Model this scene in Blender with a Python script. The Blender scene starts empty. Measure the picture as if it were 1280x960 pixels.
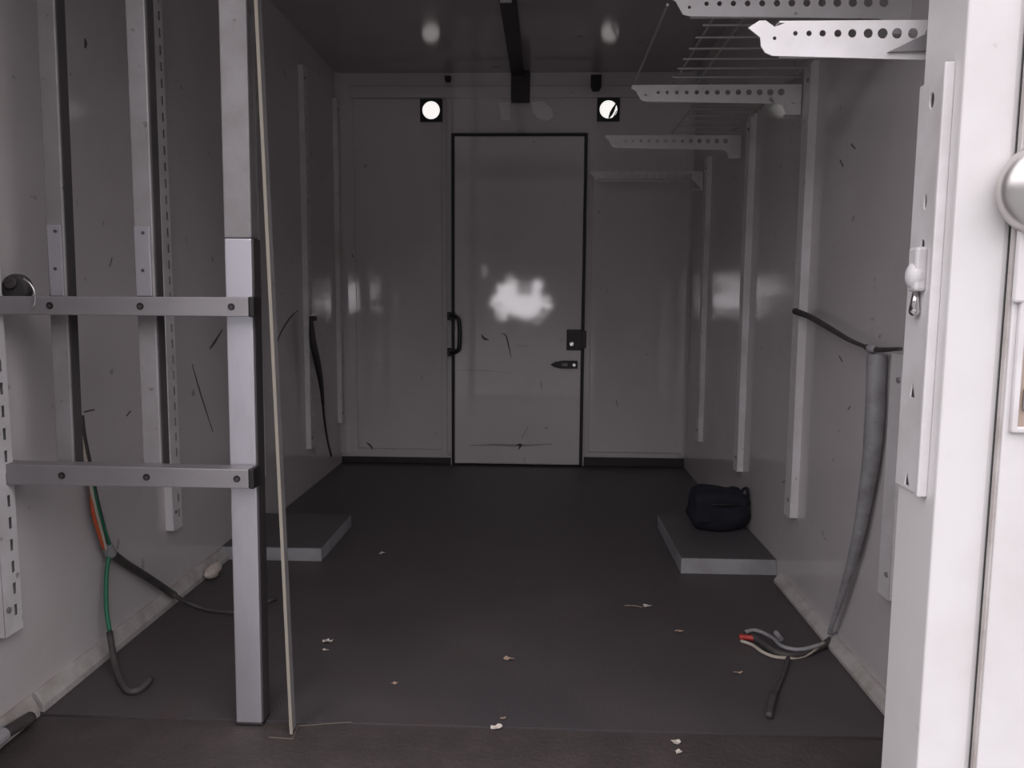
import bpy, bmesh, math, random
from mathutils import Vector, Matrix
random.seed(7)
S = bpy.context.scene
C = S.collection
R = math.radians

# ------------------------------------------------------------------ camera
CAM = Vector((0, 0, 0.983))
FPX = 960.0
PITCH, YAW, ROLL = R(6.2), R(2.15), R(0.40)
cam_d = bpy.data.cameras.new('camera'); cam = bpy.data.objects.new('camera', cam_d); C.objects.link(cam)
cam_d.sensor_fit = 'HORIZONTAL'; cam_d.sensor_width = 36.0; cam_d.lens = FPX * 36 / 1280
cam_d.clip_start = 0.05; cam_d.clip_end = 200
cam_m = Matrix.Rotation(YAW, 3, 'Z') @ Matrix.Rotation(math.pi / 2 - PITCH, 3, 'X') @ Matrix.Rotation(ROLL, 3, 'Z')
cam.matrix_world = Matrix.Translation(CAM) @ cam_m.to_4x4()
S.camera = cam

# ------------------------------------------------------------------ world: overcast yard behind the truck
SKY, LOW, GROUND, GAP = 2.85, 0.15, 0.50, 9.0
EXPOSURE = 0.0
W = bpy.data.worlds.new('world'); S.world = W; W.use_nodes = True
nt = W.node_tree; nt.nodes.clear()
def N(t, **kw):
    n = nt.nodes.new(t)
    for k, v in kw.items(): setattr(n, k, v)
    return n
def M2(op, a, b=None, c=None):
    n = N('ShaderNodeMath', operation=op)
    for i, v in enumerate((a, b, c)):
        if v is None: continue
        if isinstance(v, (int, float)): n.inputs[i].default_value = v
        else: nt.links.new(v, n.inputs[i])
    return n.outputs[0]
def SM(v, lo, hi):
    n = N('ShaderNodeMapRange', interpolation_type='SMOOTHSTEP')
    nt.links.new(v, n.inputs[0]); n.inputs[1].default_value = lo; n.inputs[2].default_value = hi
    return n.outputs[0]
tc = N('ShaderNodeTexCoord'); sp = N('ShaderNodeSeparateXYZ'); nt.links.new(tc.outputs['Generated'], sp.inputs[0])
X, Y, Z = sp.outputs
noi = N('ShaderNodeTexNoise'); noi.inputs['Scale'].default_value = 9.0; nt.links.new(tc.outputs['Generated'], noi.inputs['Vector'])
nf = N('ShaderNodeTexNoise'); nf.inputs['Scale'].default_value = 45.0; nt.links.new(tc.outputs['Generated'], nf.inputs['Vector'])
zz = M2('ADD', Z, M2('MULTIPLY', M2('SUBTRACT', noi.outputs[0], 0.5), 0.10))
val = M2('ADD', LOW, M2('MULTIPLY', SM(zz, 0.19, 0.33), SKY - LOW))
grd = SM(Z, -0.01, -0.06)
val = M2('ADD', M2('MULTIPLY', val, M2('SUBTRACT', 1.0, grd)), M2('MULTIPLY', grd, GROUND))
# bright gaps between the yard buildings, low on the horizon behind the camera
back = SM(Y, 0.0, -0.5)
def gap(xc, hw, z0, z1):
    d = M2('ADD', M2('ABSOLUTE', M2('SUBTRACT', X, xc)), M2('MULTIPLY', M2('SUBTRACT', nf.outputs[0], 0.5), 0.09))
    a = SM(d, hw, hw * 0.8)
    zn = M2('ADD', Z, M2('MULTIPLY', M2('SUBTRACT', nf.outputs[0], 0.5), 0.09))
    b = M2('MULTIPLY', SM(zn, z0, z0 + 0.008), SM(zn, z1, z1 - 0.012))
    return M2('MULTIPLY', M2('MULTIPLY', a, b), back)
g = M2('MAXIMUM', gap(-0.028, 0.034, -0.026, 0.03), M2('MULTIPLY', M2('MAXIMUM', gap(0.25, 0.032, -0.016, 0.022), gap(-0.24, 0.032, -0.016, 0.022)), 2.6))
notch = M2('MULTIPLY', SM(M2('ABSOLUTE', M2('ADD', X, 0.022)), 0.013, 0.008), SM(Z, 0.004, 0.010))
g = M2('MULTIPLY', g, M2('SUBTRACT', 1.0, M2('MULTIPLY', notch, 0.75)))
val = M2('ADD', val, M2('MULTIPLY', g, GAP))
mixc = N('ShaderNodeCombineColor')
nt.links.new(M2('MULTIPLY', val, 0.985), mixc.inputs[0]); nt.links.new(M2('MULTIPLY', val, 0.945), mixc.inputs[1]); nt.links.new(M2('MULTIPLY', val, 0.985), mixc.inputs[2])
bg = N('ShaderNodeBackground'); wo = N('ShaderNodeOutputWorld')
nt.links.new(mixc.outputs[0], bg.inputs[0]); nt.links.new(bg.outputs[0], wo.inputs[0])
W.cycles.sampling_method = 'MANUAL'; W.cycles.sample_map_resolution = 1024
vs = S.view_settings
vs.view_transform = 'Standard'; vs.look = 'None'; vs.gamma = 1.0; vs.exposure = EXPOSURE; vs.use_curve_mapping = False

# ------------------------------------------------------------------ helpers
def ray(u, v):
    return (cam_m @ Vector((u - 640, 480 - v, -FPX))).normalized()
def onX(u, v, x): d = ray(u, v); return CAM + d * ((x - CAM.x) / d.x)
def onY(u, v, y): d = ray(u, v); return CAM + d * ((y - CAM.y) / d.y)
def onZ(u, v, z): d = ray(u, v); return CAM + d * ((z - CAM.z) / d.z)

def mat(name, col, rough=0.5, metal=0.0, ior=1.5, dirt=None, dirt_amt=0.0, dscale=4.0, bump=0.0, bscale=60.0, stretch=(1,1,1), coat=0.0, emit=0.0, spots=None):
    m = bpy.data.materials.new(name); m.use_nodes = True
    t = m.node_tree; b = t.nodes['Principled BSDF']
    b.inputs['Base Color'].default_value = (*col, 1); b.inputs['Roughness'].default_value = rough
    b.inputs['Metallic'].default_value = metal; b.inputs['IOR'].default_value = ior
    if coat: b.inputs['Coat Weight'].default_value = coat; b.inputs['Coat Roughness'].default_value = 0.06
    if emit: b.inputs['Emission Color'].default_value = (*col, 1); b.inputs['Emission Strength'].default_value = emit
    c = t.nodes.new('ShaderNodeTexCoord'); mp = t.nodes.new('ShaderNodeMapping'); mp.inputs['Scale'].default_value = stretch
    t.links.new(c.outputs['Object'], mp.inputs[0])
    n = t.nodes.new('ShaderNodeTexNoise'); n.inputs['Scale'].default_value = dscale; n.inputs['Detail'].default_value = 7; n.inputs['Roughness'].default_value = 0.62
    t.links.new(mp.outputs[0], n.inputs['Vector'])
    last = None
    if dirt:
        r = t.nodes.new('ShaderNodeMapRange'); r.inputs[1].default_value = 0.42; r.inputs[2].default_value = 0.72; r.inputs[4].default_value = dirt_amt
        t.links.new(n.outputs[0], r.inputs[0])
        mx = t.nodes.new('ShaderNodeMix'); mx.data_type = 'RGBA'; mx.inputs[6].default_value = (*col, 1); mx.inputs[7].default_value = (*dirt, 1)
        t.links.new(r.outputs[0], mx.inputs[0]); last = mx.outputs[2]
        if spots:
            v = t.nodes.new('ShaderNodeTexNoise'); v.inputs['Scale'].default_value = spots[0]; v.inputs['Detail'].default_value = 3
            t.links.new(c.outputs['Object'], v.inputs['Vector'])
            r2 = t.nodes.new('ShaderNodeMapRange'); r2.inputs[1].default_value = spots[1]; r2.inputs[2].default_value = spots[1] + .06; r2.inputs[4].default_value = spots[3]
            t.links.new(v.outputs[0], r2.inputs[0])
            m3 = t.nodes.new('ShaderNodeMix'); m3.data_type = 'RGBA'; m3.inputs[7].default_value = (*spots[2], 1)
            t.links.new(last, m3.inputs[6]); t.links.new(r2.outputs[0], m3.inputs[0]); last = m3.outputs[2]
        t.links.new(last, b.inputs['Base Color'])
        rr = t.nodes.new('ShaderNodeMapRange'); rr.inputs[3].default_value = rough; rr.inputs[4].default_value = min(1, rough + .12 if rough > .1 else rough * 1.6)
        t.links.new(n.outputs[0], rr.inputs[0]); t.links.new(rr.outputs[0], b.inputs['Roughness'])
    if bump:
        n2 = t.nodes.new('ShaderNodeTexNoise'); n2.inputs['Scale'].default_value = bscale; n2.inputs['Detail'].default_value = 4
        t.links.new(mp.outputs[0], n2.inputs['Vector'])
        bp = t.nodes.new('ShaderNodeBump'); bp.inputs['Strength'].default_value = bump; bp.inputs['Distance'].default_value = 0.01
        t.links.new(n2.outputs[0], bp.inputs['Height']); t.links.new(bp.outputs[0], b.inputs['Normal'])
    return m
M = {}
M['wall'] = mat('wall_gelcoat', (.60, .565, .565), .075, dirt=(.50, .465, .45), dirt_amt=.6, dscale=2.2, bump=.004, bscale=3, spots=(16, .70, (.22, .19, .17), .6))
M['bulk'] = mat('bulkhead_gelcoat', (.66, .62, .62), .032, ior=1.6, dirt=(.54, .50, .49), dirt_amt=.5, dscale=2.0, bump=.01, bscale=3, spots=(14, .72, (.24, .2, .19), .6))
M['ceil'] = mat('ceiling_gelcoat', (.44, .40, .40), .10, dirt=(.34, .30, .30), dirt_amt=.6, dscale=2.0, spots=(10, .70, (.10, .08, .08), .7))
M['floor'] = mat('floor_coating', (.068, .060, .063), .42, dirt=(.095, .082, .082), dirt_amt=.7, dscale=3.2, bump=.25, bscale=180, spots=(6, .62, (.085, .06, .055), .5))
M['skirt'] = mat('dark_skirting', (.035, .031, .032), .6)
M['lid'] = mat('dark_grey_lid', (.10, .093, .098), .5, dirt=(.07, .064, .066), dirt_amt=.6)
M['sill'] = mat('rear_sill', (.058, .048, .047), .55, dirt=(.085, .068, .065), dirt_amt=.8, dscale=9, bump=.3, bscale=90)
M['white'] = mat('white_painted_steel', (.74, .72, .73), .32, dirt=(.50, .47, .44), dirt_amt=.6, dscale=7, spots=(26, .70, (.16, .13, .11), .7))
M['frame'] = mat('white_frame_paint', (.72, .70, .70), .35, dirt=(.60, .57, .56), dirt_amt=.5, dscale=5, spots=(20, .74, (.35, .32, .31), .5))
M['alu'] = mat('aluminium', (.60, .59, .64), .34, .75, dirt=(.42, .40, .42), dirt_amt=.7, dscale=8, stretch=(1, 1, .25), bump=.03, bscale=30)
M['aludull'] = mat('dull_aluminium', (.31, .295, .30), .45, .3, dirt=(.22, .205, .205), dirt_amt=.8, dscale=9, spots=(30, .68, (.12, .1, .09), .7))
M['galv'] = mat('galvanised_wire', (.45, .44, .43), .4, .7)
M['slab'] = mat('grey_box_paint', (.36, .355, .375), .5, dirt=(.17, .16, .165), dirt_amt=.8, dscale=5)
M['black'] = mat('black_rubber', (.012, .010, .011), .5)
M['blackgloss'] = mat('black_plastic', (.012, .011, .012), .28)
M['dark'] = mat('dark_grey_plastic', (.05, .045, .047), .5, dirt=(.08, .07, .07), dirt_amt=.7)
M['satin'] = mat('satin_steel', (.62, .60, .58), .33, .9)
M['alurail'] = mat('worn_aluminium_rail', (.34, .325, .335), .40, .55, dirt=(.28, .265, .27), dirt_amt=.7, dscale=10, stretch=(.3, 1, 1))
M['sealant'] = mat('sealant_trace', (.17, .145, .12), .7)
M['steel'] = mat('polished_steel', (.70, .68, .67), .22, 1.0, bump=.05, bscale=25)
M['lens'] = mat('lamp_lens', (1.0, .96, .94), .3, emit=.9)
M['scuff_reflection'] = mat('scuff_reflection', (.12, .10, .095), .8)  # real scuffs, plus one painted cable reflection on the left wall
M['smear'] = mat('faint_smear', (.34, .31, .30), .6)
M['patch'] = mat('reflection_patch', (.90, .87, .86), .5)  # near-white for the painted header reflections and the trunking clip
M['cable'] = mat('grey_black_cable', (.055, .048, .048), .55, dirt=(.10, .09, .085), dirt_amt=.8, dscale=30)
M['hose'] = mat('grey_conduit', (.33, .325, .34), .5, dirt=(.15, .14, .14), dirt_amt=.7, dscale=20)
M['green'] = mat('green_wire', (.02, .16, .09), .45)
M['orange'] = mat('orange_wire', (.55, .10, .035), .45)
M['red'] = mat('red_wire', (.42, .04, .03), .45)
M['beige'] = mat('beige_wire', (.48, .43, .36), .5)
M['navy'] = mat('navy_cloth', (.010, .011, .020), .85, bump=.5, bscale=120)
M['cream'] = mat('old_sealant', (.29, .265, .225), .7, dirt=(.35, .30, .24), dirt_amt=.7, dscale=25)
M['trim'] = mat('dirty_trim', (.50, .47, .455), .5, dirt=(.30, .265, .24), dirt_amt=.9, dscale=14)
M['paper'] = mat('paper_scrap', (.62, .56, .50), .7, dirt=(.4, .33, .27), dirt_amt=.8, dscale=60)
M['leaf'] = mat('dry_leaf', (.40, .29, .22), .75, dirt=(.25, .17, .12), dirt_amt=.8, dscale=80)
M['tan'] = mat('tan_plastic', (.42, .33, .27), .5)

def link(name, bm, m, parent=None, bevel=0, smooth=False, label=None):
    me = bpy.data.meshes.new(name); bmesh.ops.recalc_face_normals(bm, faces=bm.faces); bm.to_mesh(me); bm.free()
    return fin(name, me, m, parent, bevel, smooth, label)
def fin(name, me, m, parent=None, bevel=0, smooth=False, label=None):
    o = bpy.data.objects.new(name, me); C.objects.link(o)
    me.materials.clear(); me.materials.append(M[m] if isinstance(m, str) else m)
    if smooth:
        for p in me.polygons: p.use_smooth = True
    if bevel:
        b = o.modifiers.new('bevel', 'BEVEL'); b.width = bevel; b.segments = 2; b.limit_method = 'ANGLE'
    if parent: o.parent = parent; o.matrix_parent_inverse = Matrix.Translation(-parent.location) if not parent.parent else Matrix.Identity(4)
    if label: o['label'] = label
    return o
def empty(name, loc):
    o = bpy.data.objects.new(name, None); C.objects.link(o); o.location = loc; o.empty_display_size = .1
    return o
def tag(o, label, cat, group=None):
    o['label'] = label; o['category'] = cat
    if group: o['group'] = group
    return o
def struct(o, label=None, cat=None):
    o['kind'] = 'structure'
    if label: o['label'] = label; o['category'] = cat
    return o
def box(bm, x0, x1, y0, y1, z0, z1):
    vs_ = [bm.verts.new((x, y, z)) for x in (x0, x1) for y in (y0, y1) for z in (z0, z1)]
    for f in ((0,1,3,2), (4,6,7,5), (0,4,5,1), (2,3,7,6), (0,2,6,4), (1,5,7,3)): bm.faces.new([vs_[i] for i in f])
    return bm
def cyl(bm, c, ax, r, h, n=20, r2=None):
    r2 = r if r2 is None else r2
    ax = Vector(ax).normalized(); q = ax.to_track_quat('Z', 'Y').to_matrix().to_4x4()
    bmesh.ops.create_cone(bm, cap_ends=True, segments=n, radius1=r, radius2=r2, depth=h, matrix=Matrix.Translation(c) @ q)
    return bm
def ball(bm, c, r, sc=(1, 1, 1), u=20, v=14):
    bmesh.ops.create_uvsphere(bm, u_segments=u, v_segments=v, radius=r, matrix=Matrix.Translation(c) @ Matrix.Diagonal((*sc, 1)))
    return bm
def smoothpts(P, n=6):
    P = [Vector(p) for p in P]
    if len(P) < 3: return P
    Q = [P[0] * 2 - P[1]] + P + [P[-1] * 2 - P[-2]]; out = []
    for i in range(1, len(Q) - 2):
        a, b, c, d = Q[i-1], Q[i], Q[i+1], Q[i+2]
        for k in range(n):
            t = k / n
            out.append(.5 * ((2*b) + (c-a)*t + (2*a-5*b+4*c-d)*t*t + (3*b-a-3*c+d)*t**3))
    out.append(P[-1]); return out
def tube(bm, P, r, n=10, sm=6):
    P = smoothpts(P, sm) if sm else [Vector(p) for p in P]
    rr = r if callable(r) else (lambda t: r)
    rings = []; up = Vector((0, 0, 1))
    prev = None
    for i, p in enumerate(P):
        d = (P[min(i+1, len(P)-1)] - P[max(i-1, 0)]).normalized()
        if prev is None:
            a = d.orthogonal().normalized()
        else:
            a = (prev - d * prev.dot(d)).normalized()
        prev = a; b = d.cross(a); t = i / (len(P)-1)
        rings.append([bm.verts.new(p + (a * math.cos(2*math.pi*k/n) + b * math.sin(2*math.pi*k/n)) * rr(t)) for k in range(n)])
    for i in range(len(rings)-1):
        for k in range(n): bm.faces.new((rings[i][k], rings[i][(k+1) % n], rings[i+1][(k+1) % n], rings[i+1][k]))
    bm.faces.new(rings[0][::-1]); bm.faces.new(rings[-1])
    return bm
def ribbon(bm, P, w, nrm, t=.0008):
    """thin raised mark lying on a surface whose outward normal is nrm"""
    nrm = Vector(nrm); P = smoothpts(P, 4) if len(P) > 2 else [Vector(p) for p in P]
    rings = []
    for i, p in enumerate(P):
        d = (P[min(i+1, len(P)-1)] - P[max(i-1, 0)]).normalized(); s = d.cross(nrm).normalized()
        ww = w * (.25 + .75 * math.sin(math.pi * min(max(i / (len(P)-1), .06), .94))) * .5
        rings.append([bm.verts.new(p + s*ww), bm.verts.new(p + s*ww + nrm*t), bm.verts.new(p - s*ww + nrm*t), bm.verts.new(p - s*ww)])
    for i in range(len(rings)-1):
        for k in range(4): bm.faces.new((rings[i][k], rings[i][(k+1) % 4], rings[i+1][(k+1) % 4], rings[i+1][k]))
    bm.faces.new(rings[0][::-1]); bm.faces.new(rings[-1]); return bm
def circ(cx, cy, r, n=14, sy=1.0):
    return [(cx + r*math.cos(2*math.pi*k/n), cy + r*sy*math.sin(2*math.pi*k/n)) for k in range(n)]
def plate(outline, holes, thick, place):
    """sheet with real holes; outline and holes in (a,b); place maps (a,b,c) to world"""
    cu = bpy.data.curves.new('sheet', 'CURVE'); cu.dimensions = '2D'; cu.fill_mode = 'BOTH'; cu.extrude = thick / 2
    for pts in [outline] + holes:
        s = cu.splines.new('POLY'); s.points.add(len(pts) - 1)
        for i, (a, b) in enumerate(pts): s.points[i].co = (a, b, 0, 1)
        s.use_cyclic_u = True
    o = bpy.data.objects.new('sheet', cu); C.objects.link(o)
    dg = bpy.context.evaluated_depsgraph_get(); dg.update()
    me = bpy.data.meshes.new_from_object(o.evaluated_get(dg))
    bm = bmesh.new(); bm.from_mesh(me); bpy.data.objects.remove(o); bpy.data.curves.remove(cu); bpy.data.meshes.remove(me)
    for v in bm.verts: v.co = Vector(place(*v.co))
    bmesh.ops.remove_doubles(bm, verts=bm.verts, dist=1e-6)
    return bm

# ------------------------------------------------------------------ room shell
XL, XR, YB, ZC = -1.20, .86, 4.56, 2.28
YR = 1.04            # plane of the rear frame
B = lambda: bmesh.new()
struct(link('floor', box(B(), XL-.05, XR+.05, 1.684, YB+.08, -.10, 0), 'floor'))
struct(link('trim_1', box(B(), XL-.05, XR+.05, .96, 1.680, -.10, -.004), 'sill'), 'dirty brown rear sill plate in front of dark floor', 'sill')
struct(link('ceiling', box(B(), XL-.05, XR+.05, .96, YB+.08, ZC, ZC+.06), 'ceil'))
wl = struct(link('wall_left', box(B(), XL-.06, XL, .96, YB+.08, 0, ZC), 'wall'))
wr = struct(link('wall_right', box(B(), XR, XR+.06, .96, YB+.08, 0, ZC), 'wall'))
wb = struct(link('wall_front', box(B(), XL, XR, YB, YB+.06, 0, ZC), 'bulk'))
# raised panels of the front bulkhead
def panel(name, u0, v0, u1, v1, y0=YB-.012, m='bulk', y1=YB, bev=.005):
    a = onY(u0, v0, y0); b = onY(u1, v1, y0)
    return link(name, box(B(), a.x, b.x, y0, y1, b.z, a.z), m, wb, bevel=bev)
panel('raised_panel', 441, 123, 553, 562)
panel('raised_panel', 741, 216, 853, 567)
panel('pilaster', 558, 122, 565.5, 568, YB-.03)
panel('header_lip', 437, 108, 870, 121, YB-.02, bev=.003)
# corner covings between side walls and bulkhead
for x0, x1 in ((XL, XL+.035), (XR-.035, XR)):
    bm = B(); s = 1 if x0 == XL else -1; xe = XL if s == 1 else XR
    pts = [(xe, YB-.05)] + [(xe + s*.05*(1-math.cos(t)), YB-.05*(1-math.sin(t))) for t in [k*math.pi/12 for k in range(1, 6)]] + [(xe+s*.05, YB), (xe, YB)]
    lo = [bm.verts.new((p[0], p[1], .06)) for p in pts]; hi = [bm.verts.new((p[0], p[1], ZC)) for p in pts]
    for i in range(len(pts)): j = (i+1) % len(pts); bm.faces.new((lo[i], lo[j], hi[j], hi[i]))
    bm.faces.new(lo); bm.faces.new(hi)
    link('corner_coving', bm, 'bulk', wb)
# dark skirting strip under the bulkhead, white edge trims on the side walls
a = onY(437, 570, YB)
for (x0, x1) in ((XL, -.53), (.265, XR)):
    pass
bm = B(); box(bm, XL, onY(564, 500, YB).x, YB-.02, YB-.0005, 0, a.z); box(bm, onY(731, 500, YB).x, XR, YB-.02, YB-.0005, 0, onY(800, 572, YB).z)
struct(link('baseboard_front', bm, 'skirt', bevel=.003))
bm = B(); tz = .042
def wedge(bm, xw, s, y0, y1, h, w):
    pr = [(xw, 0), (xw + s*w, 0), (xw + s*w, h*.35), (xw + s*w*.35, h), (xw, h)]
    lo = [bm.verts.new((p[0], y0, p[1])) for p in pr]; hi = [bm.verts.new((p[0], y1, p[1])) for p in pr]
    for i in range(5): j = (i+1) % 5; bm.faces.new((lo[i], lo[j], hi[j], hi[i]))
    bm.faces.new(lo); bm.faces.new(hi)
wedge(bm, XL, 1, 1.69, 2.84, .05, .028); wedge(bm, XL, 1, 1.45, 1.676, .05, .028)
struct(link('baseboard_left', bm, 'trim', bevel=.002))
bm = B(); wedge(bm, XR, -1, 1.69, 2.655, .034, .03)
struct(link('baseboard_right', bm, 'trim', bevel=.002))

# marks on the walls and bulkhead
def mark(par, pts, w, nrm, m='scuff_reflection', name='scuff_reflection_mark'):
    return link(name, ribbon(B(), pts, w, nrm), m, par)
XLs, XRs, YBs = XL+.0003, XR-.0003, YB-.0123
for pts, w in (([(343, 440), (350, 418), (362, 398), (372, 388)], .012), ([(262, 436), (268, 428), (278, 412)], .012),  # first stroke is the hanging cable's reflection drawn as a dark line
               ([(106, 48), (107, 54), (106, 60)], .012), ([(240, 455), (250, 490), (266, 540)], .008), ([(105, 515), (118, 512)], .01),
               ([(137, 333), (140, 322)], .008), ([(158, 520), (163, 514)], .012)):
    mark(wl, [onX(u, v, XLs) for u, v in pts], w, (1, 0, 0))
for pts, w in (([(1064, 180), (1069, 186)], .012), ([(1050, 200), (1054, 208)], .012), ([(1049, 445), (1053, 452)], .01),
               ([(1060, 512), (1063, 508)], .008), ([(978, 603), (984, 600)], .008)):
    mark(wr, [onX(u, v, XRs) for u, v in pts], w, (-1, 0, 0))
for pts, w in (([(458, 553), (463, 557), (466, 562)], .012), ([(770, 500), (772, 508)], .008), ([(440, 318), (442, 322)], .012)):
    mark(wb, [onY(u, v, YBs) for u, v in pts], w, (0, -1, 0))
# reflections painted as whiter patches beside the conduit cover, on the header
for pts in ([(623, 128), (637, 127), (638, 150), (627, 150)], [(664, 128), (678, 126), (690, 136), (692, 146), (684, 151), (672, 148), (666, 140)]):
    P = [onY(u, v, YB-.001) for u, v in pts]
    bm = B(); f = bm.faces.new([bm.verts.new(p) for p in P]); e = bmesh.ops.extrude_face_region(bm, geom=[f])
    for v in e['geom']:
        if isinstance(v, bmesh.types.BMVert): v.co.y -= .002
    link('reflection_patch', bm, 'patch', wb, label='pale painted reflection')

# ------------------------------------------------------------------ bulkhead door
yd = YB - .055
A = onY(567.5, 170, yd); Bt = onY(728, 588, yd)
dx0, dx1, dzt, dzb = onY(568, 380, yd).x, onY(727.5, 380, yd).x, A.z, .012
door = struct(empty('door_1', ((dx0+dx1)/2, yd, 0)), 'glossy pale bulkhead door with black seal and black handle', 'door')
g_ = .018
bm = B(); box(bm, dx0-g_-.004, dx0-g_+.0, yd+.004, YB, 0, dzt+g_); box(bm, dx1+g_, dx1+g_+.004, yd+.004, YB, 0, dzt+g_); box(bm, dx0-g_, dx1+g_, yd+.004, YB, dzt+g_, dzt+g_+.004)
link('casing', bm, 'bulk', door)
bm = B(); box(bm, dx0-g_, dx0-.001, yd+.006, YB-.001, .005, dzt+g_); box(bm, dx1+.001, dx1+g_, yd+.006, YB-.001, .005, dzt+g_); box(bm, dx0-.001, dx1+.001, yd+.006, YB-.001, dzt+.001, dzt+g_)
link('door_seal', bm, 'black', door, bevel=.003)
leaf = link('door_leaf', box(B(), dx0, dx1, yd, YB-.002, dzb, dzt), 'bulk', door, bevel=.006)
ds = yd - .0001
def dmark(pts, w, m='scuff_reflection', name='scuff_reflection_mark'):
    link(name, ribbon(B(), [onY(u, v, ds) for u, v in pts], w, (0, -1, 0)), m, leaf)
dmark([(602, 418), (605, 423), (611, 425)], .014); dmark([(626, 417), (632, 419), (636, 433), (639, 447)], .008)
dmark([(645, 432), (660, 433)], .006, 'smear'); dmark([(676, 476), (677, 486)], .010); dmark([(660, 534), (652, 548)], .006)
dmark([(588, 557), (620, 556), (650, 557), (690, 555)], .014, 'smear'); dmark([(646, 556), (651, 556), (648, 562)], .014)
dmark([(667, 581), (671, 585), (675, 586)], .014); dmark([(568, 463), (600, 463), (640, 466)], .003, 'smear'); dmark([(624, 585), (626, 589)], .008)
# pull handle bridging the left edge
hz0, hz1 = onY(566, 395, yd).z, onY(566, 440, yd).z
hx = onY(562, 400, yd).x; hx2 = onY(574.5, 420, yd-.05).x
hd = link('pull_handle', tube(B(), [(hx+.01, yd-.005, hz0), (hx+.012, yd-.04, hz0+.004), (hx2-.01, yd-.05, hz0-.012), (hx2, yd-.052, hz0-.06), (hx2, yd-.052, hz1+.06), (hx2-.01, yd-.05, hz1+.012), (hx+.012, yd-.04, hz1-.004), (hx+.01, yd-.005, hz1)], .0125, 12), 'blackgloss', door, smooth=True, label='black D-shaped pull handle')
for z in (hz0, hz1): link('mounting_foot', box(B(), hx-.012, hx+.032, yd-.022, YB-.02, z-.024, z+.024), 'blackgloss', hd, bevel=.005)
# lock case and lever
l0 = onY(708.5, 412, yd-.03); l1 = onY(731.5, 438, yd-.03)
lk = link('lock_case', box(B(), l0.x, l1.x-.02, yd-.032, yd, l1.z, l0.z), 'dark', door, bevel=.004, label='dark lock case with steel cylinder')
link('strike_plate', box(B(), l1.x-.032, l1.x+.006, yd-.026, YB-.03, l1.z+.012, l0.z-.008), 'dark', lk, bevel=.003)
p = onY(714.5, 430, yd-.033); link('key_cylinder', cyl(B(), p, (0, 1, 0), .013, .012, 20), 'steel', lk, smooth=False, bevel=.002)
q0 = onY(688, 456, yd-.025); q1 = onY(722, 456, yd-.025); zc = q0.z
bm = B()
out = [(q0.x, zc), (q0.x+.03, zc+.017), (q0.x+.075, zc+.024), (q1.x, zc+.024), (q1.x, zc-.022), (q0.x+.06, zc-.022), (q0.x+.025, zc-.014)]
lv = link('latch_lever', plate(out, [], .018, lambda a, b, c: (a, yd-.012+c, b)), 'dark', door, bevel=.003, label='pointed dark latch lever')
pm = onY(706, 456, yd-.03); link('wear_plate', box(B(), pm.x-.018, pm.x+.016, yd-.026, yd-.02, zc-.008, zc+.010), 'aludull', lv, bevel=.002)
link('pivot_screw', cyl(B(), (q1.x-.02, yd-.024, zc), (0, 1, 0), .009, .008, 14), 'steel', lv)

# ------------------------------------------------------------------ round lights on the header
for i, (u, v) in enumerate(((539, 138), (760.5, 137))):
    c = onY(u, v, YB-.02)
    t = tag(empty('porthole_lamp', (c.x, YB-.02, c.z)), ['round white lamp in square black mount, above left side of bulkhead door', 'round white lamp with a dark crack, in square black mount above right door edge'][i], 'lamp', 'round header lamps')
    hw = .064
    h = plate([(c.x-hw, c.z-hw), (c.x+hw, c.z-hw), (c.x+hw, c.z+hw), (c.x-hw, c.z+hw)], [circ(c.x, c.z, .052, 28)], .022, lambda a, b, k: (a, YB-.0125+k, b))
    link('mounting_plate', h, 'blackgloss', t, bevel=.002)
    bm = B(); ball(bm, (c.x, YB-.014, c.z), .053, (1, .28, 1), 28, 16)
    ln = link('lens', bm, 'lens', t, smooth=True)
    link('bezel', tube(B(), [(c.x+.0535*math.cos(k*math.pi/14), YB-.025, c.z+.0535*math.sin(k*math.pi/14)) for k in range(29)], .0035, 8, 0), 'black', t, smooth=True)
    if i == 1:
        bm = B()
        ribbon(bm, [(c.x+.002, YB-.0305, c.z-.050), (c.x+.020, YB-.0305, c.z-.015), (c.x+.042, YB-.0305, c.z+.030)], .020, (0, -1, 0), .002)
        ribbon(bm, [(c.x+.028, YB-.0295, c.z-.045), (c.x+.046, YB-.0295, c.z-.010)], .012, (0, -1, 0), .002)
        link('crack', bm, 'black', ln, label='dark jagged crack')

# conduit along the ceiling and its cover box
c0 = onZ(634, 2, ZC-.03); c1 = onY(650, 128, YB-.04)
t = tag(empty('cable_trunking', (c0.x, 3.9, ZC-.03)), 'dark cable trunking along the ceiling, ending in a box above bulkhead door', 'trunking')
xa, xb = c0.x, onY(647, 98, YB-.05).x
bm = B(); w = .036
P0 = Vector((xa + (xa-xb)*.4, 2.75, 0)); P1 = Vector((xb, YB-.04, 0))
vsx = []
for P in (P0, P1):
    vsx.append([bm.verts.new((P.x+sx*w, P.y, z)) for sx, z in ((-1, ZC-.001), (1, ZC-.001), (1, ZC-.03), (-1, ZC-.03))])
for k in range(4): bm.faces.new((vsx[0][k], vsx[0][(k+1) % 4], vsx[1][(k+1) % 4], vsx[1][k]))
bm.faces.new(vsx[0]); bm.faces.new(vsx[1])
link('trunking', bm, 'dark', t, bevel=.003)
cc = onY(651, 110, YB-.04).x
link('end_box', box(B(), cc-.055, cc+.052, YB-.05, YB-.0205, c1.z, ZC-.002), 'dark', t, bevel=.005)
link('end_clip', box(B(), c0.x-.03, c0.x+.02, c0.y-.03, c0.y+.0, ZC-.036, ZC-.0305), 'patch', t, bevel=.002, label='small pale clip')
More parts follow.
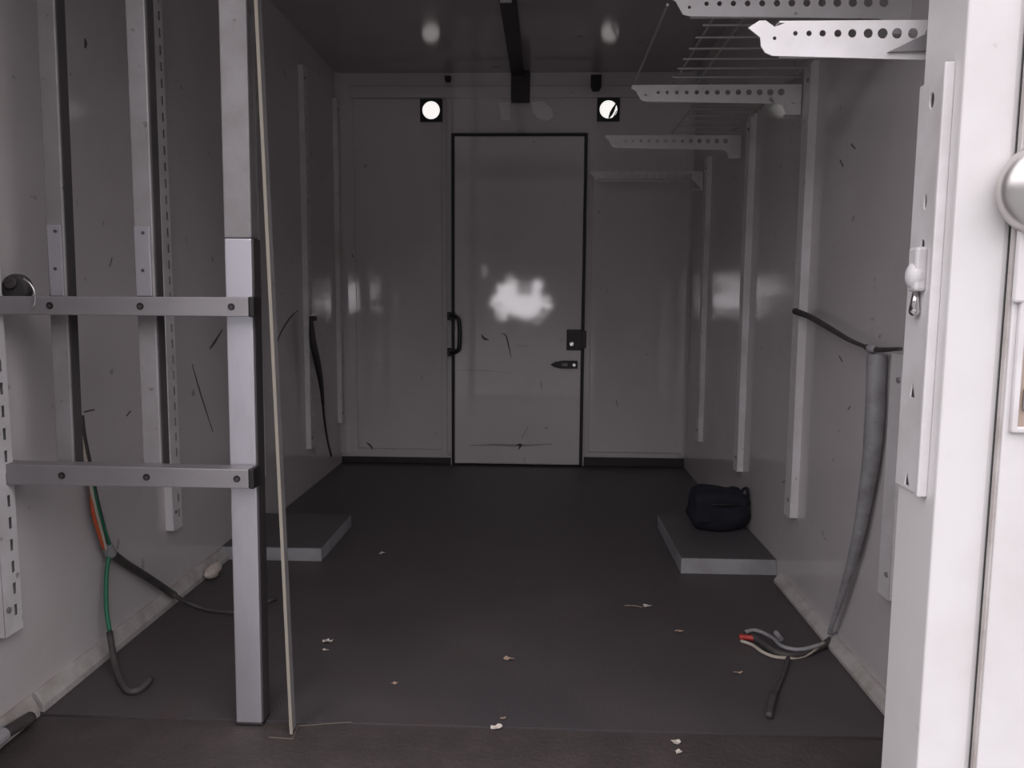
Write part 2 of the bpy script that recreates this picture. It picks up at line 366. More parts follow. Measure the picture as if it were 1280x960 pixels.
for u, v, hw, hh, lab in ((745, 104, .030, .044, 'small black lug on header edge beside the cracked lamp'), (560, 99, .018, .016, 'small black lug on header edge right of the uncracked lamp')):
    c = onY(u, v, YB-.03); z1 = min(c.z+hh, ZC-.002)
    o = plate([(c.x-hw, z1), (c.x+hw, z1), (c.x+hw, c.z-hh*.5), (c.x+hw*.6, c.z-hh), (c.x-hw*.6, c.z-hh), (c.x-hw, c.z-hh*.5)], [], .02, lambda a, b, k: (a, YB-.031+k, b))
    tag(link('lug', o, 'black', bevel=.002), lab, 'lug', 'lugs on the header edge')

# ------------------------------------------------------------------ slotted wall rails
def wall_rail(side, yc, z0, z1, label, group):
    slots = side == 'l'
    xw = XL if side == 'l' else XR; s = 1 if side == 'l' else -1
    w, d = .024, .026
    t = tag(empty('wall_rail', (xw, yc, z0)), label, 'rail', group)
    holes = []; z = z0 + .05
    while slots and z < z1 - .04:
        holes.append([(yc-.004+a, z+b) for a, b in ((-.005, -.013), (.005, -.013), (.005, .013), (-.005, .013))]); z += .05
    if s > 0: holes = [[(a + .018, b) for a, b in h] for h in holes]
    bm = plate([(yc-w, z0), (yc+w+.01, z0), (yc+w+.01, z1), (yc-w, z1)], holes, .002, lambda a, b, c: (xw + s*(d+c), a, b))
    box(bm, min(xw, xw+s*(d-.001)), max(xw, xw+s*(d-.001)), yc-w, yc-w+.002, z0, z1)
    box(bm, min(xw, xw+s*(d-.001)), max(xw, xw+s*(d-.001)), yc+w+.008, yc+w+.01, z0, z1)
    link('channel', bm, 'white', t)
    for z in (z0+.06, z1-.06): link('screw_head', cyl(B(), (xw+s*(d+.003), yc-.012, z), (1, 0, 0), .006, .006, 10), 'aludull', t)
    return t
Ll = ['nearest slotted white rail on left wall, cut by the left picture edge', 'slotted white rail on left wall just behind the green and orange cable',
      'slotted rail on left wall directly behind the large aluminium post', 'slim rail on left wall with the dark hanging cable at its middle', 'last rail on left wall, tight in the corner beside the bulkhead']
for (u, v), l in zip(((16, 792), (222, 661), (329, 596), (391, 560), (434, 527)), Ll):
    p = onX(u, v, XL+.026 if u < 430 else XL+.04)
    wall_rail('l', p.y if u < 430 else 4.49, p.z, 2.12, l, 'rails on the left wall')
Lr = ['white rail on right wall carrying the lowest near bracket, behind the door frame', 'short white rail on right wall beside the grey conduit, ending above the floor trim', 'white rail on right wall with the black strap end at its middle',
      'white rail on right wall ending just behind the navy bag', 'farthest slim white rail on right wall near the bulkhead corner']
for (u, v), z1, l in zip(((None, None), (1105, 746), (984, 645), (919, 588), (871, 551)), (1.6, None, 1.74, 1.74, 1.72), Lr):
    p = onX(u, v, XR-.026) if u else Vector((0, 1.26, .24))
    wall_rail('r', p.y, p.z, z1 or onX(1122, 442, XR-.026).z, l, 'rails on the right wall')
# ------------------------------------------------------------------ perforated shelf brackets on the right wall
def bracket(yc, zt, label, xl=.30, xr=XR-.029, hgt=.052, plate_z=.095, near=False):
    t = tag(empty('shelf_bracket', (xr, yc, zt)), label, 'bracket', 'perforated shelf brackets on the right wall')
    L = xr - xl
    out = [(xl, zt), (xl-.002, zt-.012), (xl+.012, zt-.018), (xl+.030, zt-hgt+.004), (xl+.045, zt-hgt), (xr-.075, zt-hgt-.008), (xr-.06, zt-hgt-.014), (xr-.045, zt-plate_z), (xr, zt-plate_z), (xr, zt)]
    holes = []
    n = 13
    for i in range(n):
        f = i / (n-1); x = xl + .085 + (L-.15) * (f ** 1.05)
        holes.append(circ(x, zt-.024, .0055 + .0055*f, 10))
    holes.append(circ(xl+.045, zt-.032, .004, 8))
    if near:
        pp = lambda u, v: (lambda q: (q.x, q.z))(onY(u, v, yc))
        out = [pp(*q) for q in ((935, 35), (949, 26), (957, 26), (968, 34), (984, 28))] + [(xr, zt), (xr, zt-plate_z), (xr-.045, zt-plate_z), (xr-.06, zt-hgt-.010)] + [pp(*q) for q in ((1150, 75), (965, 70), (956, 66), (951, 58), (950, 47))]
        holes = [circ(*pp(u, 42), .0036+.0007*min(i, 6), 10) for i, u in enumerate((994, 1011, 1028, 1047, 1065, 1085, 1103, 1121, 1141, 1162))] + [circ(*pp(968, 48), .003, 8)]
    bm = plate(out, holes, .003, lambda a, b, c: (a, yc+c, b))
    link('web', bm, 'white', t)
    bm = B(); box(bm, xl+(.045 if near else 0), xr, yc+.0015, yc+.024, zt-.003, zt); link('top_flange', bm, 'white', t)
    bm = B(); box(bm, xl+.05, xr-.08, yc+.0015, yc+.016, zt-hgt+.0, zt-hgt+.003); link('lower_flange', bm, 'white', t)
    bm = B(); box(bm, xr-.05, xr, yc+.0015, yc+.02, zt-plate_z, zt-plate_z+.003); box(bm, xr-.003, xr, yc+.0015, yc+.02, zt-plate_z, zt)
    link('wall_hook', bm, 'white', t)
    return t
zB = onY(880, 106, 2.60).z; zCc = onY(850, 169, 3.355).z; zD = onY(800, 214, 4.12).z
zA = onY(1050, 28, 1.235).z; 
bracket(1.225, zA, 'lowest perforated white bracket, nearest the camera, hooked tip pointing left', xl=onY(937, 28, 1.225).x, hgt=.050, near=True)
t_ = [o for o in C.objects if o.name == 'shelf_bracket'][0]
g1, g2, g3 = onY(1108, 66, 1.2215), onY(1165, 38, 1.2215), onY(1165, 64, 1.2215)
link('gusset', plate([(g1.x, g1.z), (g2.x, g2.z), (g3.x, g3.z)], [], .004, lambda a, b, c: (a, 1.221+c, b)), 'aludull', t_, bevel=.001, label='dull grey triangular gusset')
bracket(1.92, zB+.026, 'topmost perforated white bracket, partly cut by the top picture edge', xl=onY(838, 2, 1.92).x, xr=XR-.0005)
bracket(2.60, zB, 'perforated bracket under the far end of the front wire shelf, above the black strap', xl=onY(790, 106, 2.60).x)
bracket(3.355, zCc, 'small perforated bracket level with the top of the bulkhead door', xl=onY(757, 169, 3.355).x)
bracket(4.12, zD, 'faintest and farthest bracket, close to the bulkhead', xl=onY(737, 215, 4.12).x)

# ------------------------------------------------------------------ wire shelves lying on the brackets
def wire_shelf(y0, y1, z, x0, x1, step, runs, label, front=None):
    t = tag(empty('wire_shelf', ((x0+x1)/2, y0, z)), label, 'shelf', 'wire shelves on the brackets')
    bm = B(); y = y0+.03
    while y < y1:
        tube(bm, [(x0, y, z+.004), (x1, y, z+.004)], .0032, 6, 0); y += step
    link('cross_wires', bm, 'galv', t)
    for x in runs: link('long_wire', tube(B(), [(x, y0-.0, z+.0105), (x, y1+.02, z+.0105)], .0035, 8, 0), 'galv', t)
    return t
xf = onY(786, 104, 2.6).x
wire_shelf(1.95, 2.60, zB+.001, onY(836, 104, 2.6).x, .80, .092, [xf+.02, onY(836, 104, 2.6).x+.02, .50, .79], 'wire shelf with many cross wires on the two nearest upper brackets')
wire_shelf(2.625, 3.36, zCc+.001+.001, .54, .80, .095, [.545, .79], 'farther narrow wire shelf seen between the second and third upper brackets')

# ------------------------------------------------------------------ right rear door frame and open door
XJ = onX(1186, 376, 1).y and None
xj = .545
yi = onX(1137, 376, xj).y; yo = onX(1186, 376, xj).y
jamb = struct(empty('trim_2', (xj, yo, 0)), 'bright white rear door post at the right of the picture', 'door post')
xo = onY(1262, 376, yo).x
bm = B(); pr = [(xj, yo), (xo-.014, yo), (xo-.007, yo+.002), (xo-.002, yo+.007), (xo, yo+.014), (xo, yi), (xj, yi)]
lo = [bm.verts.new((p[0], p[1], -.30)) for p in pr]; hi = [bm.verts.new((p[0], p[1], ZC-.001)) for p in pr]
for i in range(len(pr)): j = (i+1) % len(pr); bm.faces.new((lo[i], lo[j], hi[j], hi[i]))
bm.faces.new(lo); bm.faces.new(hi)
link('post', bm, 'frame', jamb, bevel=.003)
link('return', box(B(), xo, XR, yo+.016, yi, -.30, ZC-.001), 'frame', jamb, bevel=.002)
# latch keep bolted to the reveal of the post
xs = xj - .0005
def rv(u, v, x=xs): p = onX(u, v, x); return (p.y, p.z)
zt_, zb_ = onX(1170, 100, xj).z, onX(1140, 612, xj).z
ya, yb = yi-.001, yo+.028
kh = []
for (u, v, r, sy) in ((1164, 128, .007, 1.7), (1157, 253, .0045, 2.6), (1151, 308, .006, 1.6)):
    y, z = rv(u, v); kh.append(circ((ya+yb)/2 + .004, z, r, 14, sy))
for v in (485, 597):
    y, z = rv(1138, v); cy = (ya+yb)/2+.006; kh.append([(cy-.008, z-.012), (cy+.008, z-.012), (cy+.003, z+.014)])
kp = plate([(yb, zb_), (ya, zb_), (ya, zt_), (yb, zt_)], kh, .004, lambda a, b, c: (xj-.0025+c, a, b))
keep = link('keep_plate', kp, 'white', jamb, label='perforated keep plate screwed to the post')
link('hole_shade', box(B(), xj-.0006, xj-.0001, yb+.004, ya-.004, zb_+.004, zt_-.004), 'dark', keep)  # dark sheet that paints the shade seen inside the plate holes
link('raised_lip', box(B(), xj-.014, xj, yb-.006, yb+.002, zb_, zt_+.01), 'white', keep, bevel=.002)
yk, zk = rv(1152, 345); cyk = (ya+yb)/2
bm = B(); ball(bm, (xj-.014, cyk, zk), .016, (.8, 1.0, 1.25)); box(bm, xj-.020, xj-.004, cyk-.014, cyk+.012, zk-.022, zk+.04)
link('catch_block', bm, 'white', keep, bevel=.004, smooth=False)
bm = B(); cyl(bm, (xj-.012, cyk, zk-.036), (0, 0, 1), .0075, .026, 14, r2=.004); ball(bm, (xj-.012, cyk, zk-.05), .0075)
link('latch_pin', bm, 'steel', keep, smooth=True, label='shiny steel latch pin')
# frame of the rear opening out of the picture: left post and header
struct(link('trim_3', box(B(), XL, -.93, yo, yi, -.30, ZC-.001), 'frame', bevel=.004), 'white rear door post at the left', 'door post')
struct(link('trim_4', box(B(), -.925, xj-.005, yo, yi, ZC-.12, ZC-.001), 'frame', bevel=.004), 'white header over the rear opening', 'header')
# door leaf folded back beside the post
d2 = struct(empty('door_2', (xo+.02, yo-.02, -.3)), 'bright white rear door leaf folded open at the right edge', 'door')
yl = yo - .012
xs0 = onY(1262, 376, yl).x + .004
link('door_leaf', box(B(), xs0, xs0+.5, yl, yl+.01, -.30, ZC-.01), 'frame', d2, bevel=.003)
link('edge_strip', box(B(), xs0-.0035, xs0-.0005, yl+.002, yl+.0095, -.30, ZC-.02), 'trim', d2)
kc = onY(1314, 235, yl-.02)
kn = link('ball_knob', ball(B(), (kc.x, yl-.012, kc.z), .061, (1, .62, 1), 40, 24), 'satin', d2, smooth=True, label='large satin steel dome knob')
link('knob_collar', cyl(B(), (kc.x, yl-.006, kc.z), (0, 1, 0), .044, .010, 36, r2=.046), 'steel', kn, smooth=False)
link('knob_stem', box(B(), kc.x-.028, kc.x+.03, yl-.010, yl, kc.z-.145, kc.z-.045), 'frame', kn, bevel=.003)
la = onY(1270, 375, yl); lb = onY(1258, 540, yl)
ltx = lb.x+.002
bm = plate([(ltx, lb.z), (ltx+.12, lb.z), (ltx+.12, la.z), (ltx, la.z)], [[(ltx+.008, lb.z+.008), (ltx+.112, lb.z+.008), (ltx+.112, la.z-.008), (ltx+.008, la.z-.008)]], .008, lambda a, b, c: (a, yl-.004+c, b))
lp = link('latch_pocket_rim', bm, 'white', d2, bevel=.002)
link('latch_pocket', box(B(), ltx+.008, ltx+.112, yl-.0018, yl-.0003, lb.z+.008, la.z-.008), 'tan', lp, label='tan latch pocket')
link('latch_bar', box(B(), ltx+.014, ltx+.1, yl-.007, yl-.002, lb.z+.03, lb.z+.06), 'aludull', lp, bevel=.002)

# ------------------------------------------------------------------ aluminium frame on the left
yf = 1.662                       # front face of the posts
rack = tag(empty('aluminium_frame', (-.66, yf, 0)), 'aluminium frame of three upright posts and two drilled cross rails at left', 'frame')
def post(uc_t, uc_b, vb, w, depth, m, z0=None, name='post', label=None, zt=ZC-.002):
    b = onY(uc_b, vb, yf); tt = onY(uc_t, 0, yf)
    z0 = b.z if z0 is None else z0
    # small lean, extrapolated to the ceiling
    kx = (tt.x - b.x) / (tt.z - b.z); xt = b.x + kx * (zt - z0) ; 
    bm = B(); r = []
    for x, z in ((b.x, z0), (xt, zt)):
        r.append([bm.verts.new((x+sx*w/2, y, z)) for sx, y in ((-1, yf), (1, yf), (1, yf+depth), (-1, yf+depth))])
    for k in range(4): bm.faces.new((r[0][k], r[0][(k+1) % 4], r[1][(k+1) % 4], r[1][k]))
    bm.faces.new(r[0]); bm.faces.new(r[1])
    po = link(name, bm, m, rack, bevel=.003, label=label)
    bm = B(); r = []
    for x, z in ((b.x, z0+.002), (xt, zt)):
        r.append([bm.verts.new((x+w/2+a_, y, z)) for a_, y in ((.0003, yf+.004), (.003, yf+.004), (.003, yf+depth), (.0003, yf+depth))])
    for k in range(4): bm.faces.new((r[0][k], r[0][(k+1) % 4], r[1][(k+1) % 4], r[1][k]))
    bm.faces.new(r[0]); bm.faces.new(r[1])
    link('edge_strip', bm, 'dark', po, label='dark strip along the side')  # dark grey strip on the right side face of each post
    return po
p3 = post(290, 311.5, 915, .060, .045, 'alu', z0=.004, zt=onY(300, 298, yf).z, label='wide bright post reaching the floor')
b = onY(311.5, 915, yf); link('foot_pad', box(B(), b.x-.031, b.x+.033, yf+.001, yf+.046, -.004, .004), 'black', rack, bevel=.003, label='black foot pad')
post(56, 82, 590, .040, .032, 'aludull', label='slim post ending at the lower rail')
post(168, 191, 595, .042, .032, 'aludull', label='slim post ending at the lower rail')
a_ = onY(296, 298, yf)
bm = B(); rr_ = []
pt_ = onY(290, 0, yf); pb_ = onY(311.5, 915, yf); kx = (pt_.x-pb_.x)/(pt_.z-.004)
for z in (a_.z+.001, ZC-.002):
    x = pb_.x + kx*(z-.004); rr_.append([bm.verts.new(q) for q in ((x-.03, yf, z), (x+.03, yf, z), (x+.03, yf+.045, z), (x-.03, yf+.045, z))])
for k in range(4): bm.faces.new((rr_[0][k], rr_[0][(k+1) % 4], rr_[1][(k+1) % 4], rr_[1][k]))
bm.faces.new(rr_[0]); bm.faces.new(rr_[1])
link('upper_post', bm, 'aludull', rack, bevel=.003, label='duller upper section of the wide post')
# splice plates and the joint on the wide post
def splice(u0, v0, u1, v1, m='aludull'):
    a = onY(u0, v0, yf-.004); b = onY(u1, v1, yf-.004)
    return link('splice_plate', box(B(), a.x, b.x, yf-.004, yf-.0002, b.z, a.z), m, rack, bevel=.001)
for u0, v0, u1, v1 in ((58, 281, 80, 370), (167, 283, 190, 370)):
    sp_ = splice(u0, v0, u1, v1, 'alu')
    for v in (v0+8, v0+55): 
        c = onY((u0+u1)/2, v, yf-.005); link('rivet', cyl(B(), c, (0, 1, 0), .0035, .003, 10), 'dark', sp_)
ru = yf - .047
for (vt0, vb0, vt1, vb1, bolts) in ((370, 393, 371.5, 396, (62, 175, 289)), (580, 606, 587, 611, (77, 183, 296))):
    ur = 317
    bm = B(); xl_ = XL + .002
    tr, br = onY(ur, vt1, ru), onY(ur, vb1, ru); tl, bl = onY(0, vt0, ru), onY(0, vb0, ru)
    ex = (tl.x - xl_) / (tr.x - tl.x)
    zt0, zb0 = tl.z + (tl.z-tr.z)*ex, bl.z + (bl.z-br.z)*ex
    r = []
    for x, z0, z1 in ((xl_, zb0, zt0), (tr.x-.012, br.z, tr.z)):
        r.append([bm.verts.new(p) for p in ((x, ru, z0), (x, yf-.0045, z0), (x, yf-.0045, z1), (x, ru, z1))])
    for k in range(4): bm.faces.new((r[0][k], r[0][(k+1) % 4], r[1][(k+1) % 4], r[1][k]))
    bm.faces.new(r[0]); bm.faces.new(r[1])
    rail = link('cross_rail', bm, 'alurail', rack, bevel=.002)
    link('end_cap', box(B(), tr.x-.0118, tr.x, ru-.001, yf-.004, br.z-.001, tr.z+.001), 'black', rail, bevel=.003, label='black plastic end cap')
    for u in bolts:
        f = u / 317; c = onY(u, (vt0+vb0)/2*(1-f) + (vt1+vb1)/2*f, ru-.001)
        bo = link('bolt_recess', cyl(B(), (c.x, ru-.0005, c.z), (0, 1, 0), .0075, .003, 14), 'black', rail)
        link('bolt', cyl(B(), (c.x+.001, ru-.003, c.z-.001), (0, 1, 0), .004, .003, 6), 'dark', bo)
# round dark knob with clip above the upper rail
c = onY(22, 360, yf+.01)
t = tag(empty('round_buffer', (c.x, yf-.02, c.z-.02)), 'dark round knob with a small bright clip, sitting on upper rail at far left', 'knob')
zrl = onY(22, 370, ru).z
bm = B(); cyl(bm, (c.x, yf+.010, c.z), (0, 1, 0), .031, .026, 28, r2=.031)
link('disc', bm, 'dark', t, bevel=.007)
link('hub', cyl(B(), (c.x-.004, yf-.007, c.z+.012), (0, 1, 0), .014, .008, 18), 'cable', t, bevel=.002)
cl = [onY(u, v, ru-.006) for u, v in ((30, 348), (37, 354), (42, 362), (44, 374), (42, 384))]
link('clip', tube(B(), cl, .0022, 8), 'steel', t, smooth=True)

# thin angle strip standing right of the wide post
b0 = onZ(364, 918, 0); yy = b0.y
tt = onY(325, 120, yy); k = (tt.x-b0.x)/tt.z
t = tag(empty('angle_strip', (b0.x, yy, 0)), 'thin pale angle strip standing on the floor right of the wide post', 'strip')
for nm, m, x0, x1, y0, y1 in (('flange', 'cream', -.0035, .0035, 0, .003), ('web', 'aludull', -.0035, -.0005, .0032, .035)):
    bm = B(); r = []
    for z in (0, ZC-.003):
        xx = b0.x + k*z*.98
        r.append([bm.verts.new((xx+a_, yy+b_, z)) for a_, b_ in ((x0, y0), (x1, y0), (x1, y1), (x0, y1))])
    for q in range(4): bm.faces.new((r[0][q], r[0][(q+1) % 4], r[1][(q+1) % 4], r[1][q]))
    bm.faces.new(r[0]); bm.faces.new(r[1]); link(nm, bm, m, t)
bm = B(); q = [onZ(u, v, 0) for u, v in ((336, 920), (366, 922), (372, 906), (440, 903))]
for p in q: p.z = -.0035 if p.y < 1.682 else .0005
z_ = -.0038
for i in range(3): ribbon(bm, [q[i], q[i+1]], .005, (0, 0, 1), .0015)
link('sealant_line', bm, 'sealant', t, label='dried sealant line on the floor at its foot')

# ------------------------------------------------------------------ low grey boxes over the wheels
def slab(name, x0, x1, y0, y1, h, label):
    t = tag(empty(name, ((x0+x1)/2, y0, 0)), label, 'box', 'low wheel boxes')
    link('lid', box(B(), x0+.001, x1-.001, y0+.002, y1-.001, h-.003, h), 'lid', t, bevel=.001, label='dark grey top')
    link('skirt', box(B(), x0, x1, y0, y1, .0, h-.0032), 'slab', t, bevel=.002)
    return t
rb = onZ(851, 717, 0); h = onY(851, 697, rb.y).z
rk = onZ(822, 643, h)
slab('wheel_box', rb.x, XR-.001, rb.y, rk.y, h, 'low grey box on floor at right wall, under the navy bag')
lb_ = onZ(402, 702, 0); hl = onY(402, 685, lb_.y).z; lk_ = onZ(432, 643, hl)
slab('wheel_box', XL+.001, lb_.x, lb_.y, lk_.y, hl, 'low grey box on floor at left wall behind the wide post, nothing on it')

# navy bag
bc = onZ(915, 668, h); bx, by = .735, bc.y + .09
t = tag(empty('soft_bag', (bx, by, h)), 'small dark navy soft bag on the low grey box by right wall', 'bag')
bm = B(); bmesh.ops.create_cube(bm, size=2); bmesh.ops.subdivide_edges(bm, edges=bm.edges, cuts=11, use_grid_fill=True)
from mathutils import noise
for v in bm.verts:
    p = v.co.copy(); n_ = p.normalized(); L6 = (abs(p.x)**5 + abs(p.y)**5 + abs(p.z)**5) ** .2
    p = p / L6
    taper = 1 - .08 * (p.z + 1) * .5 - (.10 if p.z < -.3 else 0) * (-.3 - p.z)
    q = Vector((p.x*.122*taper, p.y*.085*taper, .085 + p.z*.083))
    q += n_ * noise.noise(p*1.8) * .016
    q.z -= .012 * max(0, p.x) * (p.z > 0) * p.z
    q.z = max(q.z, .001)
    v.co = q + Vector((bx, by, h))
link('body', bm, 'navy', t, smooth=True)
link('carry_loop', tube(B(), [(bx+.070, by-.03, h+.135), (bx+.088, by-.032, h+.168), (bx+.105, by-.03, h+.170), (bx+.108, by-.028, h+.12)], .007, 8), 'navy', t, smooth=True)
zp = [(bx + .118*math.cos(a_), by - .02 + .074*math.sin(a_), h+.118+.004*math.sin(3*a_)) for a_ in [math.pi + k_*math.pi/10 for k_ in range(11)]]
link('zip_piping', tube(B(), zp, .0042, 8), 'black', t, smooth=True)
link('side_flap', box(B(), bx-.112, bx-.045, by-.094, by-.082, h+.045, h+.13), 'navy', t, bevel=.008)

# ------------------------------------------------------------------ cables on the left
xw = XL + .022
t = tag(empty('cable_bundle', onX(135, 690, XL)), 'bundle of orange, green and black cables taped together, hanging on left wall near floor', 'cable')
up = [(101, 520), (104, 545), (112, 585), (121, 630), (130, 665), (136, 688)]
def lw(pts, off=0, dx=0): return [onX(u+dx, v, xw+off) for u, v in pts]
link('black_cable', tube(B(), lw(up), .008, 10), 'cable', t, smooth=True)
link('grey_wire', tube(B(), lw(up[1:], .010, -3), .0045, 8), 'beige', t, smooth=True)
link('orange_wire', tube(B(), lw([(118, 610), (120, 640), (128, 668), (134, 686)], .006, -4), .0045, 8), 'orange', t, smooth=True)
link('green_wire', tube(B(), lw([(110, 590), (122, 640), (130, 665), (138, 688)], .012, 2), .004, 8), 'green', t, smooth=True)
a = onX(133, 682, xw+.004); b = onX(139, 693, xw+.004)
link('tape_wrap', tube(B(), [a, b], .015, 12, 0), 'hose', t, smooth=False)
gpts = [onX(137, 690, xw+.004), onX(133, 720, xw+.006), onX(133, 760, xw+.015), onX(137, 790, xw+.03)]
gp2 = gpts[-1:] + [onZ(143, 826, .035), onZ(150, 848, .014), onZ(160, 863, .010), onZ(174, 862, .010), onZ(188, 849, .012)]
link('green_hose', tube(B(), gpts, .0062, 10), 'green', t, smooth=True)
link('dark_sleeve', tube(B(), gp2, .0085, 10), 'cable', t, smooth=True)
dk = [onX(138, 690, xw), onX(155, 703, xw), onX(185, 722, xw+.004), onX(215, 742, xw+.014)]
dk += [onZ(232, 752, .035), onZ(255, 761, .008), onZ(275, 764, .008), onZ(300, 764, .008), onZ(345, 748, .008)]
link('branch_cable', tube(B(), dk, lambda t_: .011 if t_ < .4 else .007, 10), 'cable', t, smooth=True, label='dark branch running along the floor')

t = tag(empty('hanging_cable', onX(388, 398, XL)), 'dark frayed cable hanging from a rail on left wall near the bulkhead', 'cable')
xk = XL + .045
link('cable', tube(B(), [onX(u, v, xk) for u, v in ((389, 398), (391, 425), (397, 455), (402, 485), (405, 520), (409, 548), (414, 570))], lambda t_: .009 + .009*math.sin(math.pi*min(1, t_*1.8)) * (t_ < .55) - .003*(t_ > .6), 10), 'cable', t, smooth=True)
link('wire', tube(B(), [onX(u, v, xk+.012) for u, v in ((388, 402), (389, 430), (399, 470), (403, 500), (406, 530), (408, 545))], .004, 8), 'black', t, smooth=True)
c = onX(389, 398, XL+.03); link('tie', box(B(), XL+.0275, XL+.052, c.y-.03, c.y+.03, c.z-.012, c.z+.010), 'black', t, bevel=.003)

# loose cable piece in the left foreground corner
P = [onX(u, v, XL+.042) for u, v in ((-16, 934), (4, 918), (20, 908), (38, 897))]
for q in P: q.z = max(q.z, .026)
t = tag(empty('loose_hose', P[1]), 'short dark hose stub on floor against left wall, bottom left corner', 'hose')
link('hose', tube(B(), P, .014, 12), 'cable', t, smooth=True)
link('hose_sleeve', tube(B(), [P[0], P[1]], .0165, 12, 0), 'slab', t)
c = onX(266, 706, XL+.05)
bm = B(); ball(bm, (XL+.05, c.y, .028), .026, (.8, 2.3, .9), 16, 10)
for v in bm.verts: v.co += Vector(v.co - Vector((XL+.05, c.y, .028))).normalized() * noise.noise(v.co*40) * .007; v.co.z = max(v.co.z, .001)
tag(link('crumpled_rag', bm, 'paper', smooth=True), 'small crumpled pale rag on floor trim behind the wide post', 'rag')

# ------------------------------------------------------------------ strap, conduit and cables on the right
xk = XR - .032
t = tag(empty('strap', onX(993, 388, XR)), 'thin black strap sloping down the right wall to the grey conduit top', 'strap')
P = [onX(u, v, xk) for u, v in ((994, 389), (1012, 396), (1035, 409), (1060, 424), (1083, 434))]
link('webbing', tube(B(), P, lambda t_: .011 - .006*t_, 8), 'cable', t, smooth=True)
P = [onX(u, v, xk) for u, v in ((1083, 434), (1095, 437), (1110, 437), (1126, 436))]
link('tail', tube(B(), P, lambda t_: .008 - .004*t_, 8), 'cable', t, smooth=True)
link('knot', ball(B(), onX(1090, 436, xk-.002), .014, (1, 1.4, .9)), 'hose', t, smooth=True)

t = tag(empty('wall_conduit', onX(1096, 440, XR)), 'grey flat conduit hanging down the right wall below the strap', 'conduit')
P = [onX(u-2, v, XR-.028) for u, v in ((1098, 443), (1097, 480), (1095, 530), (1091, 575), (1084, 620), (1076, 665), (1066, 705), (1054, 745), (1043, 778), (1039, 792))]
link('conduit', tube(B(), P, lambda t_: .023 - .017*min(1, max(0, t_-.25)*1.5), 12), 'hose', t, smooth=True)

t = tag(empty('floor_cables', onZ(985, 815, 0)), 'tangle of grey, beige and red-ended cables on floor by right wall', 'cable')
def fl(pts): return [onZ(u, v, z) for u, v, z in pts]
link('thick_cable', tube(B(), fl([(1072, 790, .03), (1058, 786, .035), (1042, 797, .02), (1022, 810, .010), (995, 819, .010), (970, 815, .010), (952, 803, .012), (940, 795, .014)]), .0095, 10), 'cable', t, smooth=True)
link('beige_cable', tube(B(), fl([(1030, 803, .02), (1005, 820, .006), (975, 822, .006), (955, 816, .006), (940, 806, .006), (926, 801, .007)]), .005, 8), 'beige', t, smooth=True)
link('grey_cable', tube(B(), fl([(1025, 806, .025), (1000, 812, .02), (978, 808, .016), (965, 797, .012), (945, 788, .012), (932, 790, .010)]), .006, 8), 'hose', t, smooth=True)
link('red_end', tube(B(), fl([(948, 799, .012), (936, 797, .012), (924, 796, .012)]), .0085, 8), 'red', t, smooth=True)
link('connector', tube(B(), fl([(976, 799, .012), (970, 791, .016)]), .008, 8, 0), 'hose', t)
link('tail_cable', tube(B(), fl([(985, 822, .008), (981, 838, .008), (973, 858, .008), (967, 872, .008)]), .0055, 8), 'cable', t, smooth=True)
link('plug', tube(B(), fl([(967, 868, .010), (964, 880, .010), (961, 895, .010)]), lambda t_: .011 - .003*t_, 10), 'cable', t, smooth=True)
c = onZ(1066, 792, .03)
P = fl([(1040, 800, .02), (1052, 790, .04), (1068, 786, .045), (1076, 798, .02)])
link('clamp', tube(B(), P, .010, 8), 'hose', t, smooth=True)

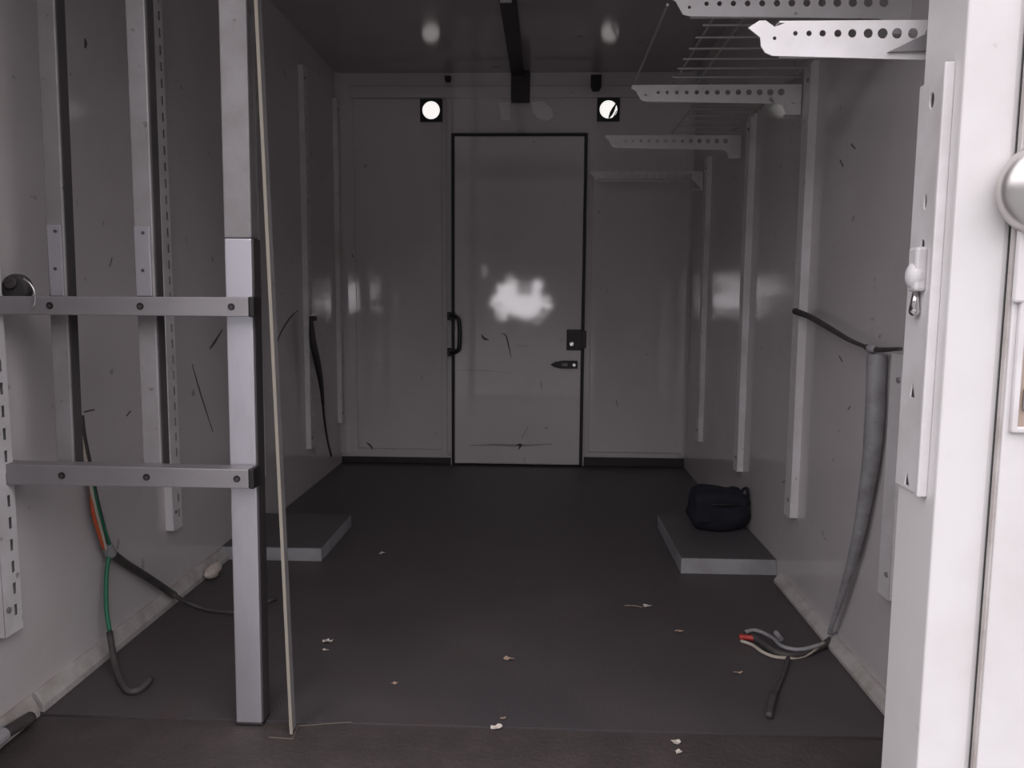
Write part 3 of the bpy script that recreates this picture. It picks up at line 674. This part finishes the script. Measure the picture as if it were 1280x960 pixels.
# ------------------------------------------------------------------ litter on the floor
def scrap(u, v, size, m, name, label, cat, seed, asp=1.6):
    rnd = random.Random(seed); c = onZ(u, v, 0); base = 0 if c.y > 1.684 else -.004
    bm = B(); n = 9; top = []
    for k_ in range(n):
        a_ = 2*math.pi*k_/n; r = size*(.45+.55*rnd.random())
        top.append(bm.verts.new((c.x + r*asp*math.cos(a_), c.y + r*math.sin(a_), base + .003 + rnd.random()*size*.7)))
    cc = bm.verts.new((c.x, c.y, base+.002 + size*.3))
    fs = [bm.faces.new((top[k_], top[(k_+1) % n], cc)) for k_ in range(n)]
    ex = bmesh.ops.extrude_face_region(bm, geom=fs)
    for v_ in ex['geom']:
        if isinstance(v_, bmesh.types.BMVert): v_.co.z += .0012
    tag(link(name, bm, m), label, cat, 'litter on the floor')
scrap(478, 693, .010, 'paper', 'paper_scrap', 'tiny pale scrap on the floor nearest the left low box', 'litter', 1)
scrap(409, 804, .012, 'paper', 'paper_scrap', 'pale scrap, upper of the two right beside the thin strip', 'litter', 2)
scrap(407, 815, .008, 'paper', 'paper_scrap', 'pale scrap, lower of the two right beside the thin strip', 'litter', 12)
scrap(494, 856, .007, 'leaf', 'dry_leaf', 'tiny brown leaf bit on floor between thin strip and centre', 'leaf', 3)
scrap(637, 826, .011, 'leaf', 'dry_leaf', 'flat brown leaf in the middle of the floor', 'leaf', 4, 2)
scrap(621, 910, .010, 'paper', 'dry_leaf', 'pale curled leaf near the bottom centre of the floor', 'leaf', 5)
scrap(629, 900, .006, 'leaf', 'dry_leaf', 'tiny leaf crumb just above the pale curled leaf at bottom centre', 'leaf', 13)
scrap(808, 760, .012, 'paper', 'paper_scrap', 'small pinkish scrap on floor in front of the right low box', 'litter', 6)
scrap(848, 791, .010, 'leaf', 'dry_leaf', 'thin brown leaf sliver between pinkish scrap and floor cables', 'leaf', 7, 2.4)
scrap(923, 843, .008, 'leaf', 'dry_leaf', 'thin leaf sliver left of the dark cable plug', 'leaf', 8, 2.4)
scrap(845, 928, .010, 'paper', 'paper_scrap', 'white scrap at the bottom right of the floor, larger one', 'litter', 9)
scrap(848, 940, .007, 'paper', 'paper_scrap', 'white crumb just below the larger scrap at bottom right floor', 'litter', 10)
tag(link('twig', tube(B(), fl([(780, 757, .004), (792, 757, .005), (803, 759, .004)]), .0015, 6), 'leaf', smooth=True), 'thin twig touching the pinkish scrap on the floor', 'twig')
